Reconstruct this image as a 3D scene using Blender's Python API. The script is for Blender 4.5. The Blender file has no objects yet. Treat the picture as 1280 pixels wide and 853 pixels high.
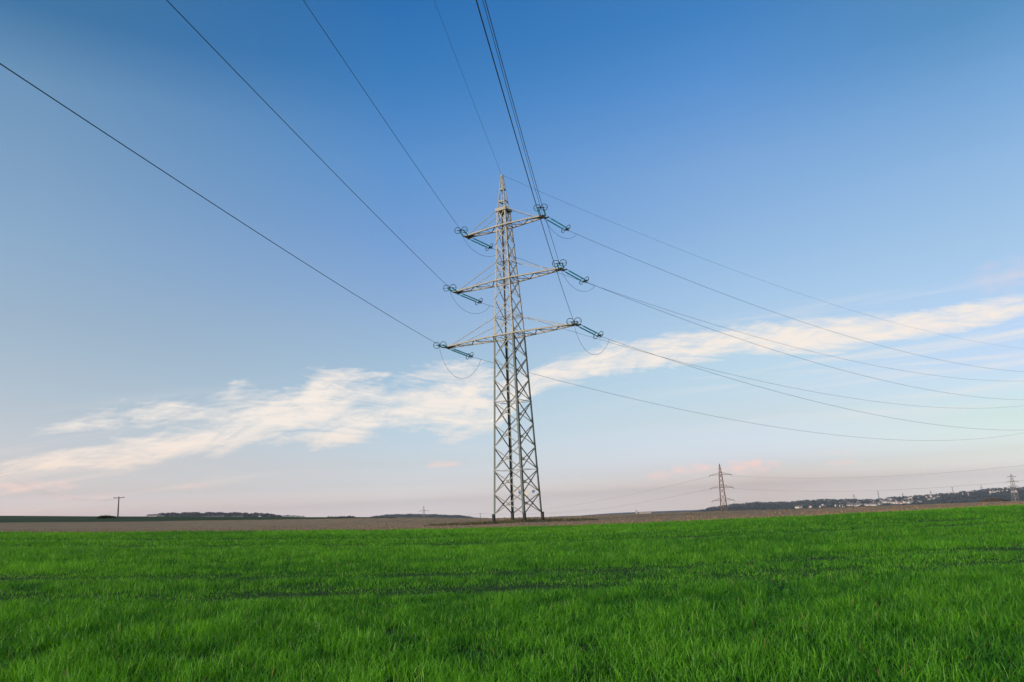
import bpy, math, random
import numpy as np
from mathutils import Vector, Matrix
R = math.radians
rng = np.random.default_rng(7); random.seed(7)
S = bpy.context.scene
col = S.collection

# ------------------------------------------------------------------ camera (eye is the origin)
FPX, PITCH, ROLL = 955.5, 0.2113, 0.0489
cam_d = bpy.data.cameras.new("camera"); cam = bpy.data.objects.new("camera", cam_d); col.objects.link(cam)
cam_d.sensor_width = 36; cam_d.lens = FPX / 1280 * 36; cam_d.clip_start = 0.1; cam_d.clip_end = 40000
cam.matrix_world = Matrix.Rotation(R(90) + PITCH, 4, 'X') @ Matrix.Rotation(-ROLL, 4, 'Z')
S.camera = cam

# ------------------------------------------------------------------ light
SUN_AZ = R(235)          # compass bearing of the sun (0 = straight ahead +Y, clockwise)
SUN_EL = R(12)
SUN_STR, SKY_STR, EXPO = 2.2, 0.12, 0.75
S.view_settings.view_transform = 'Standard'; S.view_settings.look = 'None'
S.view_settings.gamma = 1; S.view_settings.exposure = EXPO
sd = Vector((math.sin(SUN_AZ) * math.cos(SUN_EL), math.cos(SUN_AZ) * math.cos(SUN_EL), math.sin(SUN_EL)))
sl = bpy.data.lights.new("sun", 'SUN'); sl.energy = SUN_STR; sl.angle = R(0.5); sl.color = (1.0, 0.80, 0.62)
so = bpy.data.objects.new("sun", sl); col.objects.link(so); so.rotation_euler = (-sd).to_track_quat('-Z', 'Y').to_euler()

def ray(px, py):
    """direction (x/y, z/y) of a viewing ray of the 1280x853 photograph"""
    X, Y = px - 640, 426.5 - py
    c, s = math.cos(ROLL), math.sin(ROLL); X, Y = X * c + Y * s, -X * s + Y * c
    cp, sp = math.cos(PITCH), math.sin(PITCH)
    d = (X, FPX * cp - Y * sp, FPX * sp + Y * cp)
    return d[0] / d[1], d[2] / d[1]
def azel(px, py):
    a, k = ray(px, py); return math.atan(a), math.atan(k / math.hypot(1, a))

W = bpy.data.worlds.new("World"); S.world = W; W.use_nodes = True
nt = W.node_tree; nt.nodes.clear()
def N(t, **kw):
    n = nt.nodes.new(t)
    for k, v in kw.items(): setattr(n, k, v)
    return n
def L(a, b): nt.links.new(a, b)
def M(op, a, b=None, c=None, clamp=False):
    n = N('ShaderNodeMath', operation=op); n.use_clamp = clamp
    for i, v in enumerate((a, b, c)):
        if v is None: continue
        if isinstance(v, (int, float)): n.inputs[i].default_value = v
        else: L(v, n.inputs[i])
    return n.outputs[0]
sky = N('ShaderNodeTexSky', sky_type='NISHITA'); sky.sun_disc = False; sky.sun_elevation = SUN_EL; sky.sun_rotation = SUN_AZ
sep0 = N('ShaderNodeTexCoord'); sp0 = N('ShaderNodeSeparateXYZ'); L(sep0.outputs['Generated'], sp0.inputs[0]); cb0 = N('ShaderNodeCombineXYZ'); L(sp0.outputs[0], cb0.inputs[0]); L(sp0.outputs[1], cb0.inputs[1]); L(M('MAXIMUM', sp0.outputs[2], 0.012), cb0.inputs[2]); L(cb0.outputs[0], sky.inputs[0])
sky.air_density = 1.0; sky.dust_density = 1.0; sky.ozone_density = 2.0
geo = N('ShaderNodeTexCoord'); sep = N('ShaderNodeSeparateXYZ'); L(geo.outputs['Generated'], sep.inputs[0])
sx, sy, sz = sep.outputs
az = M('ARCTAN2', sx, sy); el = M('ARCSINE', sz)
def ramp(fac, stops, interp='LINEAR'):
    r = N('ShaderNodeValToRGB'); r.color_ramp.interpolation = interp
    while len(r.color_ramp.elements) < len(stops): r.color_ramp.elements.new(0.5)
    for e, (p, c) in zip(r.color_ramp.elements, stops): e.position = p; e.color = (*c, 1)
    L(fac, r.inputs[0]); return r.outputs[0]
def mix(fac, a, b, mode='MIX'):
    n = N('ShaderNodeMix', data_type='RGBA', blend_type=mode)
    for i, v in ((0, fac), (6, a), (7, b)):
        if isinstance(v, (int, float)): n.inputs[i].default_value = v
        elif isinstance(v, tuple): n.inputs[i].default_value = (*v, 1)
        else: L(v, n.inputs[i])
    return n.outputs[2]
# tint of the evening air by elevation (0..45 degrees)
e01 = M('DIVIDE', el, R(45), clamp=True)
TK = 1.8514
TINTS = {40: [(0.0228, (0.6271, 0.5856, 0.9621)), (0.0446, (0.5923, 0.5167, 0.7458)), (0.0886, (0.6013, 0.4795, 0.5717)), (0.1553, (0.6244, 0.4956, 0.5074)), (0.2339, (0.6473, 0.5345, 0.5092)), (0.2901, (0.6589, 0.5605, 0.5233)), (0.4021, (0.655, 0.6139, 0.5918)), (0.5119, (0.6034, 0.6195, 0.6084)), (0.6179, (0.5206, 0.6005, 0.61)), (0.7142, (0.2121, 0.409, 0.5078))], 500: [(0.0234, (0.5794, 0.5937, 1.0)), (0.0745, (0.4912, 0.4533, 0.6012)), (0.1523, (0.5123, 0.4644, 0.5)), (0.2442, (0.536, 0.4919, 0.4991)), (0.3101, (0.541, 0.5041, 0.5345)), (0.441, (0.4433, 0.5031, 0.6111)), (0.5685, (0.329, 0.5074, 0.6636)), (0.6902, (0.1758, 0.432, 0.6379)), (0.7991, (0.1139, 0.3814, 0.6168))], 920: [(0.0469, (0.4195, 0.4036, 0.6172)), (0.122, (0.4475, 0.3847, 0.4216)), (0.2107, (0.5129, 0.4512, 0.4334)), (0.2743, (0.5502, 0.4802, 0.4677)), (0.4005, (0.5219, 0.5071, 0.5197)), (0.5236, (0.463, 0.5076, 0.5678)), (0.6415, (0.297, 0.4657, 0.6095)), (0.7471, (0.1767, 0.4065, 0.5908))], 1240: [(0.0244, (0.4445, 0.467, 0.7561)), (0.0905, (0.3856, 0.3748, 0.4157)), (0.1683, (0.4404, 0.3798, 0.4274)), (0.2241, (0.4717, 0.409, 0.4359)), (0.335, (0.5034, 0.4591, 0.4451)), (0.4437, (0.4863, 0.4826, 0.4892)), (0.5486, (0.3857, 0.4656, 0.5094)), (0.6438, (0.2456, 0.4035, 0.469))]}
def tramp_(x):
    st = [(e, tuple(q * (1.0 + .07 * max(0, 1 - e / .3)) for q in c)) for e, c in TINTS[x]]; c0 = st[0][1]; c2 = st[1][1] if st[0][0] < .04 else c0
    low = [(0.0, tuple(a * b for a, b in zip(c0, (1.42, 1.33, 1.24)))), (0.016, tuple(a * b for a, b in zip(c0, (1.26, 1.20, 1.14)))), (0.042, tuple((p + q) / 2 for p, q in zip(c0, c2)))]
    return ramp(e01, [(e, tuple(q / 1.6 for q in c)) for e, c in low + [z_ for z_ in st if z_[0] > .044]])
def azc(x): return azel(x, 300)[0]
def azf(x0, x1): return M('DIVIDE', M('SUBTRACT', az, azc(x0)), azc(x1) - azc(x0), clamp=True)
tt_ = mix(azf(40, 500), tramp_(40), tramp_(500)); tt_ = mix(azf(500, 920), tt_, tramp_(920)); tt_ = mix(azf(920, 1240), tt_, tramp_(1240))
back = M('DIVIDE', M('SUBTRACT', M('ABSOLUTE', az), 0.9), 1.2, clamp=True)
TK *= 1.6
tt_ = mix(back, tt_, tuple(1.0 / TK for _ in range(3)))
tinted = mix(1.0, mix(1.0, sky.outputs[0], tt_, 'MULTIPLY'), (TK, TK, TK), 'MULTIPLY')

def curve(fac01, pts):
    n = N('ShaderNodeFloatCurve'); c = n.mapping.curves[0]
    n.mapping.extend = 'HORIZONTAL'
    pts = sorted(pts)
    while len(c.points) < len(pts): c.points.new(0.5, 0.5)
    for p, (x, y) in zip(c.points, pts): p.location = (x, y); p.handle_type = 'AUTO'
    n.mapping.update(); L(fac01, n.inputs['Value']); return n.outputs[0]
AZ0, AZ1, EL1 = -0.75, 0.75, 0.5
a01 = M('DIVIDE', M('SUBTRACT', az, AZ0), AZ1 - AZ0, clamp=True)
def edge(pts): return [((azel(*p)[0] - AZ0) / (AZ1 - AZ0), azel(*p)[1] / EL1) for p in pts]
top_e = curve(a01, edge([(-60, 552), (30, 528), (130, 507), (250, 487), (370, 462), (480, 466), (560, 456), (640, 456), (700, 442), (760, 424), (830, 414), (900, 408), (980, 396), (1080, 388), (1180, 380), (1290, 362)]))
bot_e = curve(a01, edge([(-60, 600), (60, 586), (200, 574), (300, 570), (400, 562), (480, 552), (610, 548), (680, 488), (740, 478), (800, 468), (850, 462), (930, 452), (1000, 446), (1100, 432), (1290, 400)]))
top_e = M('MULTIPLY', top_e, EL1); bot_e = M('MULTIPLY', bot_e, EL1)
cen = M('MULTIPLY', M('ADD', top_e, bot_e), 0.5); hw = M('MULTIPLY', M('SUBTRACT', top_e, bot_e), 0.5)
v = M('SUBTRACT', el, cen)
def cloudnoise(kx, kv, scale, detail, rough, dist, off, sheer=0.0, norm=None):
    cb = N('ShaderNodeCombineXYZ'); L(M('MULTIPLY', az, kx), cb.inputs[0])
    L(M('MULTIPLY', M('ADD', v, M('MULTIPLY', az, sheer)), kv), cb.inputs[1]); cb.inputs[2].default_value = off
    n = N('ShaderNodeTexNoise'); n.inputs['Scale'].default_value = scale; n.inputs['Detail'].default_value = detail
    n.inputs['Roughness'].default_value = rough; n.inputs['Distortion'].default_value = dist
    L(cb.outputs[0], n.inputs['Vector']); return n.outputs['Fac']
n1 = cloudnoise(6.0, 16, 1.6, 10, 0.66, 0.5, 3.1, -0.10)
n2 = cloudnoise(9.0, 55, 1.5, 7, 0.60, 0.9, 7.7, 0.12)
n3 = cloudnoise(3.0, 9, 1.5, 4, 0.5, 0.2, 12.0)
inside = M('SUBTRACT', 1.0, M('POWER', M('DIVIDE', M('ABSOLUTE', v), hw), 2.2))
inside = M('MAXIMUM', inside, -1.5)
gx = curve(a01, [((azel(-100, 545)[0] - AZ0) / (AZ1 - AZ0), 1.0), ((azel(150, 545)[0] - AZ0) / (AZ1 - AZ0), 1.0), ((azel(330, 545)[0] - AZ0) / (AZ1 - AZ0), 0.0), (1.0, 0.0)])
gq = M('DIVIDE', M('ADD', v, 0.004), 0.011)
gap = M('MULTIPLY', gx, M('EXPONENT', M('MULTIPLY', M('MULTIPLY', gq, gq), -1.0)))
inside = M('SUBTRACT', inside, M('MULTIPLY', gap, 1.7))
inside = M('SUBTRACT', inside, M('MULTIPLY', M('SUBTRACT', 1.0, M('DIVIDE', M('SUBTRACT', az, azel(-10, 545)[0]), azel(110, 545)[0] - azel(-10, 545)[0], clamp=True)), M('MULTIPLY', M('ADD', M('MULTIPLY', v, 60.0), 0.5, clamp=True), 1.3)))
inside = M('ADD', inside, M('MULTIPLY', M('MULTIPLY', gx, 0.55), M('SUBTRACT', 0.35, M('MULTIPLY', v, 60.0), clamp=True)))
dens = M('ADD', M('MULTIPLY', inside, 0.58), M('ADD', M('MULTIPLY', M('SUBTRACT', n1, 0.5), 2.1), M('MULTIPLY', M('SUBTRACT', n2, 0.5), 1.25)))
n5 = cloudnoise(14, 60, 1.5, 8, 0.62, 0.6, 31.0, 0.05)
d1 = M('MULTIPLY', M('SMOOTH_MIN', 1.0, M('MAXIMUM', M('MULTIPLY', M('SUBTRACT', dens, 0.09), 1.75), 0.0), 0.3), M('MULTIPLY_ADD', n5, 1.7, 0.10, clamp=True))
# fan of faint streaks under and right of the band
st = cloudnoise(2.2, 42, 1.4, 8, 0.62, 0.5, 21.0, -0.02)
sm = curve(a01, [(0, 0.55), (0.25, 0.55), (0.45, 0.15), (0.55, 0.15), (0.7, 0.6), (0.85, 0.9), (1, 0.9)])
vm = M('SUBTRACT', 1.0, M('POWER', M('DIVIDE', M('ADD', v, 0.035), 0.085), 2.0), clamp=True)
d2 = M('MULTIPLY', M('MULTIPLY', M('MULTIPLY', M('SUBTRACT', st, 0.50), 3.2, clamp=True), sm), vm)
# small separate pink puffs near the horizon
def puff(px, py, wx, wy, amp):
    a0, e0 = azel(px, py)
    dx = M('DIVIDE', M('SUBTRACT', az, a0), wx); dy = M('DIVIDE', M('SUBTRACT', el, e0), wy)
    r2 = M('ADD', M('MULTIPLY', dx, dx), M('MULTIPLY', dy, dy))
    g = M('MAXIMUM', M('SUBTRACT', 1.0, r2), -4.0)
    dd = M('ADD', M('MULTIPLY', g, 0.5), M('MULTIPLY', M('SUBTRACT', n4, 0.44), 2.6))
    return M('MULTIPLY', M('MINIMUM', M('MAXIMUM', dd, 0.0), 1.0), amp)
cb4 = N('ShaderNodeCombineXYZ'); L(M('MULTIPLY', az, 30), cb4.inputs[0]); L(M('MULTIPLY', el, 75), cb4.inputs[1])
nn4 = N('ShaderNodeTexNoise'); nn4.inputs['Scale'].default_value = 1.6; nn4.inputs['Detail'].default_value = 6; L(cb4.outputs[0], nn4.inputs['Vector']); n4 = nn4.outputs['Fac']
pf = None
for a in [(930, 584, .035, .008, .9), (862, 586, .026, .006, .8), (824, 594, .02, .006, .4), (1052, 578, .02, .004, .4), (1048, 566, .02, .003, .25), (555, 580, .022, .005, .6), (28, 608, .06, .006, .55), (240, 608, .02, .004, .3), (90, 622, .05, .004, .3), (1268, 342, .05, .018, .22)]:
    p = puff(*a); pf = p if pf is None else M('MAXIMUM', pf, p)
cm = M('MAXIMUM', M('MAXIMUM', d1, d2), 0.0, clamp=True)
CLOUD_LO, CLOUD_HI = (4.7, 3.7, 3.05), (4.6, 4.2, 3.85)
ccol = ramp(M('DIVIDE', el, 0.20, clamp=True), [(0.15, tuple(c / 10 for c in CLOUD_LO)), (0.55, tuple(c / 10 for c in CLOUD_HI))])
ccol = mix(1.0, ccol, (10.0, 10.0, 10.0), 'MULTIPLY')
out = mix(cm, tinted, ccol)
out = mix(M('MULTIPLY', pf, 0.9), out, (5.0, 3.4, 3.0))
bg = N('ShaderNodeBackground'); bg.inputs['Strength'].default_value = SKY_STR; L(out, bg.inputs['Color'])
wo = N('ShaderNodeOutputWorld'); L(bg.outputs[0], wo.inputs['Surface'])

# ------------------------------------------------------------------ helpers
def mat(name, c, rough=0.7, metal=0.0, var=0.0, scale=5.0, c2=None, spec=0.4, bump=0.0):
    m = bpy.data.materials.new(name); m.use_nodes = True; t = m.node_tree; b = t.nodes['Principled BSDF']
    b.inputs['Roughness'].default_value = rough; b.inputs['Metallic'].default_value = metal; b.inputs['Specular IOR Level'].default_value = spec
    tc = t.nodes.new('ShaderNodeTexCoord'); n = t.nodes.new('ShaderNodeTexNoise'); n.inputs['Scale'].default_value = scale
    n.inputs['Detail'].default_value = 6; n.inputs['Roughness'].default_value = 0.65; t.links.new(tc.outputs['Object'], n.inputs['Vector'])
    r = t.nodes.new('ShaderNodeValToRGB'); r.color_ramp.elements[0].position = 0.35; r.color_ramp.elements[1].position = 0.65
    c2 = c2 or tuple(x * (1 - var) for x in c)
    r.color_ramp.elements[0].color = (*c2, 1); r.color_ramp.elements[1].color = (*c, 1)
    t.links.new(n.outputs['Fac'], r.inputs[0]); t.links.new(r.outputs[0], b.inputs['Base Color'])
    if bump:
        bp = t.nodes.new('ShaderNodeBump'); bp.inputs['Strength'].default_value = bump; bp.inputs['Distance'].default_value = 0.05
        t.links.new(n.outputs['Fac'], bp.inputs['Height']); t.links.new(bp.outputs[0], b.inputs['Normal'])
    return m
MAT = {
 'beige': mat('beige_paint', (0.29, 0.295, 0.27), 0.6, 0, 0.25, 2.0),
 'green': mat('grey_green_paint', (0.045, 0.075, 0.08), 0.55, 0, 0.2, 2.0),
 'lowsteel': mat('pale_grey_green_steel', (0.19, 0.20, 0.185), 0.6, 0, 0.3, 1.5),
 'zinc': mat('weathered_zinc', (0.40, 0.37, 0.33), 0.6, 0.2, 0.25, 2.0),
 'glass': mat('teal_glazed_porcelain', (0.06, 0.62, 0.72), 0.4, 0, 0.2, 3.0, spec=0.5),
 'fit': mat('dark_fittings', (0.04, 0.055, 0.065), 0.5, 0.5, 0.2, 5.0),
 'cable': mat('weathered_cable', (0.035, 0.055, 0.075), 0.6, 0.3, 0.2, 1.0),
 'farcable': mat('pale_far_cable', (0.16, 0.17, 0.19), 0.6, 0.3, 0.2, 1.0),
 'foot': mat('tarred_foot', (0.02, 0.02, 0.022), 0.8, 0, 0.3, 5),
 'blue': mat('blue_enamel', (0.01, 0.16, 0.42), 0.4, 0, 0.1, 5),
 'plate': mat('grey_plate', (0.42, 0.43, 0.42), 0.5, 0, 0.1, 5),
 'wood': mat('weathered_wood', (0.14, 0.13, 0.11), 0.85, 0, 0.35, 4),
 'farsteel': mat('far_steel', (0.13, 0.12, 0.11), 0.6, 0.1, 0.25, 0.3),
 'white': mat('white_render', (0.42, 0.41, 0.41), 0.8, 0, 0.06, 0.1),
 'cream': mat('cream_render', (0.42, 0.36, 0.30), 0.8, 0, 0.06, 0.1),
 'rooft': mat('brown_red_tiles', (0.20, 0.10, 0.08), 0.85, 0, 0.3, 0.3),
 'roofg': mat('grey_slates', (0.13, 0.13, 0.14), 0.8, 0, 0.3, 0.3),
 'heap': mat('dark_earth', (0.085, 0.06, 0.045), 0.95, 0, 0.4, 1.5, bump=0.6),
}
def finish(name, me, m, parent):
    me.materials.append(m); o = bpy.data.objects.new(name, me); col.objects.link(o); o.parent = parent; return o
class MB:
    def __init__(s): s.v = []; s.f = []
    def add(s, vs, fs):
        b = len(s.v); s.v += [tuple(x) for x in vs]; s.f += [tuple(b + i for i in f) for f in fs]
    def prism(s, p, q, prof, up=(0, 0, 1)):
        p, q = Vector(p), Vector(q); d = (q - p).normalized(); up = Vector(up)
        if abs(d.dot(up)) > 0.98: up = Vector((0, 1, 0)) if abs(d.y) < 0.9 else Vector((1, 0, 0))
        a = d.cross(up).normalized(); b = a.cross(d).normalized(); n = len(prof)
        s.add([p + a * x + b * y for x, y in prof] + [q + a * x + b * y for x, y in prof],
              [(i, (i + 1) % n, n + (i + 1) % n, n + i) for i in range(n)] + [tuple(range(n))[::-1], tuple(range(n, 2 * n))])
    def bar(s, p, q, w, h=None, up=(0, 0, 1)):
        h = h or w; s.prism(p, q, [(-w / 2, -h / 2), (w / 2, -h / 2), (w / 2, h / 2), (-w / 2, h / 2)], up)
    def angle(s, p, q, w, t=0.02, fx=1, fy=1, up=(0, 0, 1)):       # L section
        pr = [(0, 0), (w, 0), (w, t), (t, t), (t, w), (0, w)]; pr = [(x * fx, y * fy) for x, y in pr]
        s.prism(p, q, pr if fx * fy > 0 else pr[::-1], up)
    def tube(s, pts, r, n=6, closed=False):
        pts = [Vector(p) for p in pts]; m = len(pts); ring = []
        for i, p in enumerate(pts):
            a = pts[(i - 1) % m] if closed or i else pts[0]; b = pts[(i + 1) % m] if closed or i < m - 1 else pts[-1]
            d = (b - a).normalized(); up = Vector((0, 0, 1)) if abs(d.z) < 0.9 else Vector((0, 1, 0))
            x = d.cross(up).normalized(); y = x.cross(d)
            rr = r[i] if hasattr(r, '__len__') else r
            ring.append([p + (x * math.cos(t) + y * math.sin(t)) * rr for t in [2 * math.pi * j / n for j in range(n)]])
        vs = [p for rg in ring for p in rg]; fs = []
        for i in range(m if closed else m - 1):
            k = (i + 1) % m
            fs += [(i * n + j, i * n + (j + 1) % n, k * n + (j + 1) % n, k * n + j) for j in range(n)]
        if not closed: fs += [tuple(range(n))[::-1], tuple(range((m - 1) * n, m * n))]
        s.add(vs, fs)
    def build(s, name, m, parent=None, smooth=False):
        me = bpy.data.meshes.new(name); me.from_pydata(s.v, [], s.f); me.update()
        if smooth: me.polygons.foreach_set('use_smooth', [True] * len(me.polygons))
        return finish(name, me, m, parent)
def tag(o, label=None, cat=None, group=None, kind=None):
    for k, x in (('label', label), ('category', cat), ('group', group), ('kind', kind)):
        if x: o[k] = x
    return o
def empty(name, loc=(0, 0, 0), rz=0):
    o = bpy.data.objects.new(name, None); col.objects.link(o); o.location = loc; o.rotation_euler = (0, 0, rz); o.empty_display_size = 0.5; return o
def copy_tree(o, parent=None):
    c = o.copy(); col.objects.link(c); c.parent = parent
    for ch in list(o.children): copy_tree(ch, c)
    return c

# ------------------------------------------------------------------ terrain
YB = 54.0
kb_pts = [ray(*p) for p in [(-150, 664.5), (0, 664), (160, 663), (320, 662), (480, 660.5), (600, 658.5), (700, 655.5), (800, 652), (1000, 643.5), (1150, 635.5), (1280, 628.5), (1450, 619)]]
kb_pts = [(a, k - .15 / YB) for a, k in kb_pts]
kc_pts = [ray(*p) for p in [(-150, 644), (0, 645), (200, 646), (350, 646.8), (500, 646.8), (600, 648), (700, 646), (860, 640.5), (1000, 636), (1150, 630.5), (1280, 626), (1450, 619)]]
kh_pts = [ray(*p) for p in [(-150, 652), (0, 651), (300, 651), (672, 651), (760, 646), (850, 644), (900, 640), (1000, 633), (1147, 626), (1280, 617), (1430, 611)]]
yc_pts = [(-.8, 300), (-.45, 260), (-.2, 150), (0, 100), (.3, 110), (.8, 130)]
fl_pts = [(-.8, -6), (-.3, -10), (-.1, -22), (.1, -45), (.8, -85)]
def ip(a, pts): return np.interp(a, [p[0] for p in pts], [p[1] for p in pts])
def zg(x, y):
    x = np.asarray(x, float); y = np.asarray(y, float)
    a = np.clip(x / np.maximum(y, YB), -.82, .82)
    kb, kc, yc, fl = ip(a, kb_pts), ip(a, kc_pts), ip(a, yc_pts), ip(a, fl_pts)
    near = YB * kb
    t = np.clip((y - YB) / (yc - YB), 0, 1); t = t * t * (3 - 2 * t) * .35 + t * .65
    mid = np.minimum(np.maximum(y, YB), yc) * (kb + (kc - kb) * t)
    drop = np.clip(y - yc, 0, None)
    z = np.where(y < YB, near, mid)
    far = mid - 0.00012 * np.minimum(drop, 100) ** 2 - 0.024 * np.clip(drop - 100, 0, None)
    z = np.where(drop > 0, np.minimum(far, kc * y - .006 * drop - .00006 * np.minimum(drop, 60) ** 2), z)
    z = np.maximum(z, np.where(kc > -.006, -25., -1e9))
    kh = ip(a, kh_pts)
    z = np.where(y > 2200, np.minimum(z, (kh + (ip(a, kc_pts) - .004 - kh) * np.clip((3200 - y) / 1000, 0, 1)) * y), z)
    # the little rise the big pylon stands on
    z = z + 0.10 * np.exp(-(((x + 1) / 9) ** 2 + ((y - 80) / 6) ** 2))
    return z
def zg1(x, y): return float(zg(x, y))
H0 = zg1(0, 1)

def tracks():
    """the tramlines: y as a function of x, found where the photograph's lines meet the field"""
    lines = []
    for pts in ([(0, 722), (280, 720), (450, 717.5), (620, 715), (780, 711), (950, 701), (1120, 692), (1280, 684)],
                [(0, 745), (150, 745), (280, 744.5), (430, 738), (600, 733), (750, 727), (900, 719), (1100, 709), (1280, 699)],
                [(0, 683), (300, 682), (600, 679), (850, 671), (1280, 652)],
                [(0, 675), (300, 674), (600, 671), (850, 664.5), (1280, 645)]):
        xs, ys = [], []
        for p in pts:
            a, k = ray(*p); yy = 5.0
            while yy < 60 and k * yy > zg1(a * yy, yy) + 0.05: yy += 0.02
            xs.append(a * yy); ys.append(yy)
        lines.append((xs, ys))
    return lines
TR = tracks()
TRW = [1.5, 1.4, 1.6, 1.6]
def trackmask(x, y):
    m = np.zeros_like(x)
    for i, ((xs, ys), w) in enumerate(zip(TR, TRW)):
        yy = np.interp(x, xs, ys)
        wob = 0.5 + 0.5 * np.sin(x * .9 + i * 2) * np.sin(x * .37 + i)
        m = np.maximum(m, (0.55 + 0.45 * wob) * np.exp(-((y - yy) / w) ** 2))
    return m

nth = 600; rad = np.concatenate([[0.0], np.geomspace(1.5, 8500, 145)])
th = np.linspace(0, 2 * np.pi, nth, endpoint=False)
RR, TH = np.meshgrid(rad[1:], th, indexing='ij')
X = RR * np.sin(TH); Y = RR * np.cos(TH); Z = zg(X, Y)
vs = np.concatenate([[[0, 0, H0]], np.stack([X, Y, Z], -1).reshape(-1, 3)])
fs = [(0, 1 + (j + 1) % nth, 1 + j) for j in range(nth)]
for i in range(len(rad) - 2):
    b = 1 + i * nth
    fs += [(b + j, b + (j + 1) % nth, b + nth + (j + 1) % nth, b + nth + j) for j in range(nth)]
me = bpy.data.meshes.new('ground'); me.from_pydata(vs.tolist(), [], fs); me.update()
me.polygons.foreach_set('use_smooth', [True] * len(me.polygons))
gm = bpy.data.materials.new('field_soil'); gm.use_nodes = True; t = gm.node_tree; b = t.nodes['Principled BSDF']
b.inputs['Roughness'].default_value = 0.95; b.inputs['Specular IOR Level'].default_value = 0.1
tc = t.nodes.new('ShaderNodeTexCoord')
def tnoise(scale, detail=6, sc=(1, 1, 1), rough=0.6):
    mp = t.nodes.new('ShaderNodeMapping'); mp.inputs['Scale'].default_value = sc; t.links.new(tc.outputs['Object'], mp.inputs[0])
    n = t.nodes.new('ShaderNodeTexNoise'); n.inputs['Scale'].default_value = scale; n.inputs['Detail'].default_value = detail; n.inputs['Roughness'].default_value = rough
    t.links.new(mp.outputs[0], n.inputs['Vector']); return n.outputs['Fac']
def tramp(f, p0, c0, p1, c1):
    r = t.nodes.new('ShaderNodeValToRGB'); r.color_ramp.elements[0].position = p0; r.color_ramp.elements[1].position = p1
    r.color_ramp.elements[0].color = (*c0, 1); r.color_ramp.elements[1].color = (*c1, 1); t.links.new(f, r.inputs[0]); return r.outputs[0]
def tmix(f, a, b2, mode='MIX'):
    n = t.nodes.new('ShaderNodeMix'); n.data_type = 'RGBA'; n.blend_type = mode
    for i, q in ((0, f), (6, a), (7, b2)):
        if isinstance(q, (int, float)): n.inputs[i].default_value = q
        elif isinstance(q, tuple): n.inputs[i].default_value = (*q, 1)
        else: t.links.new(q, n.inputs[i])
    return n.outputs[2]
soil = tramp(tnoise(.9, 8, (1, .35, 1)), .33, (.25, .165, .09), .7, (.44, .31, .18))
soil = tmix(tramp(tnoise(.05, 4, (1, 2.5, 1)), .4, (0, 0, 0), .65, (.55, .55, .55)), soil, (.22, .17, .085))
crop = tramp(tnoise(1.5, 6), .35, (.018, .042, .008), .65, (.035, .075, .012))
sp_ = t.nodes.new('ShaderNodeSeparateXYZ'); t.links.new(tc.outputs['Object'], sp_.inputs[0])
def tm(op, a, b2):
    n = t.nodes.new('ShaderNodeMath'); n.operation = op; n.use_clamp = op in ('GREATER_THAN', 'LESS_THAN')
    for i, q in enumerate((a, b2)):
        if isinstance(q, (int, float)): n.inputs[i].default_value = q
        else: t.links.new(q, n.inputs[i])
    return n.outputs[0]
t.links.new(tmix(tm('LESS_THAN', sp_.outputs[1], YB + .05), soil, crop), b.inputs['Base Color'])
bp = t.nodes.new('ShaderNodeBump'); bp.inputs['Strength'].default_value = .8; bp.inputs['Distance'].default_value = .15
t.links.new(tnoise(1.6, 8), bp.inputs['Height']); t.links.new(bp.outputs[0], b.inputs['Normal'])
ground = finish('ground', me, gm, None); tag(ground, kind='structure')

def sheet(name, arange, yfun, n, m2, mtl, lift):
    A = np.linspace(arange[0], arange[1], n); vv = []; ff = []
    for a in A:
        y0, y1 = yfun(a)
        for s in np.linspace(0, 1, m2): yy = y0 + (y1 - y0) * s; vv.append((a * yy, yy, zg1(a * yy, yy) + lift))
    for i in range(n - 1):
        for j in range(m2 - 1): q = i * m2 + j; ff.append((q, q + m2, q + m2 + 1, q + 1))
    me = bpy.data.meshes.new(name); me.from_pydata(vv, [], ff); me.update(); return tag(finish(name, me, mtl, None), kind='structure')
md = mat('dark_meadow', (.040, .075, .022), .95, 0, .35, .08, spec=.1)
sheet('meadow', (-.82, -.16), lambda a: (float(np.interp(a, [-.82, -.5, -.16], [.62, .72, .97])) * float(ip(a, yc_pts)), float(ip(a, yc_pts)) * 1.25), 120, 24, md, .03)
# rough uncultivated patch round the pylon's feet
bm_ = mat('rough_verge', (.10, .092, .055), .95, 0, .45, .8, c2=(.05, .042, .03), spec=.1, bump=.8)
sheet('verge', (-.125, .10), lambda a: (80 - 4.5 * math.sqrt(max(0, 1 - ((a + .012) / .114) ** 2)), 80 + 5 * math.sqrt(max(0, 1 - ((a + .012) / .114) ** 2))), 60, 12, bm_, .02)

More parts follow.
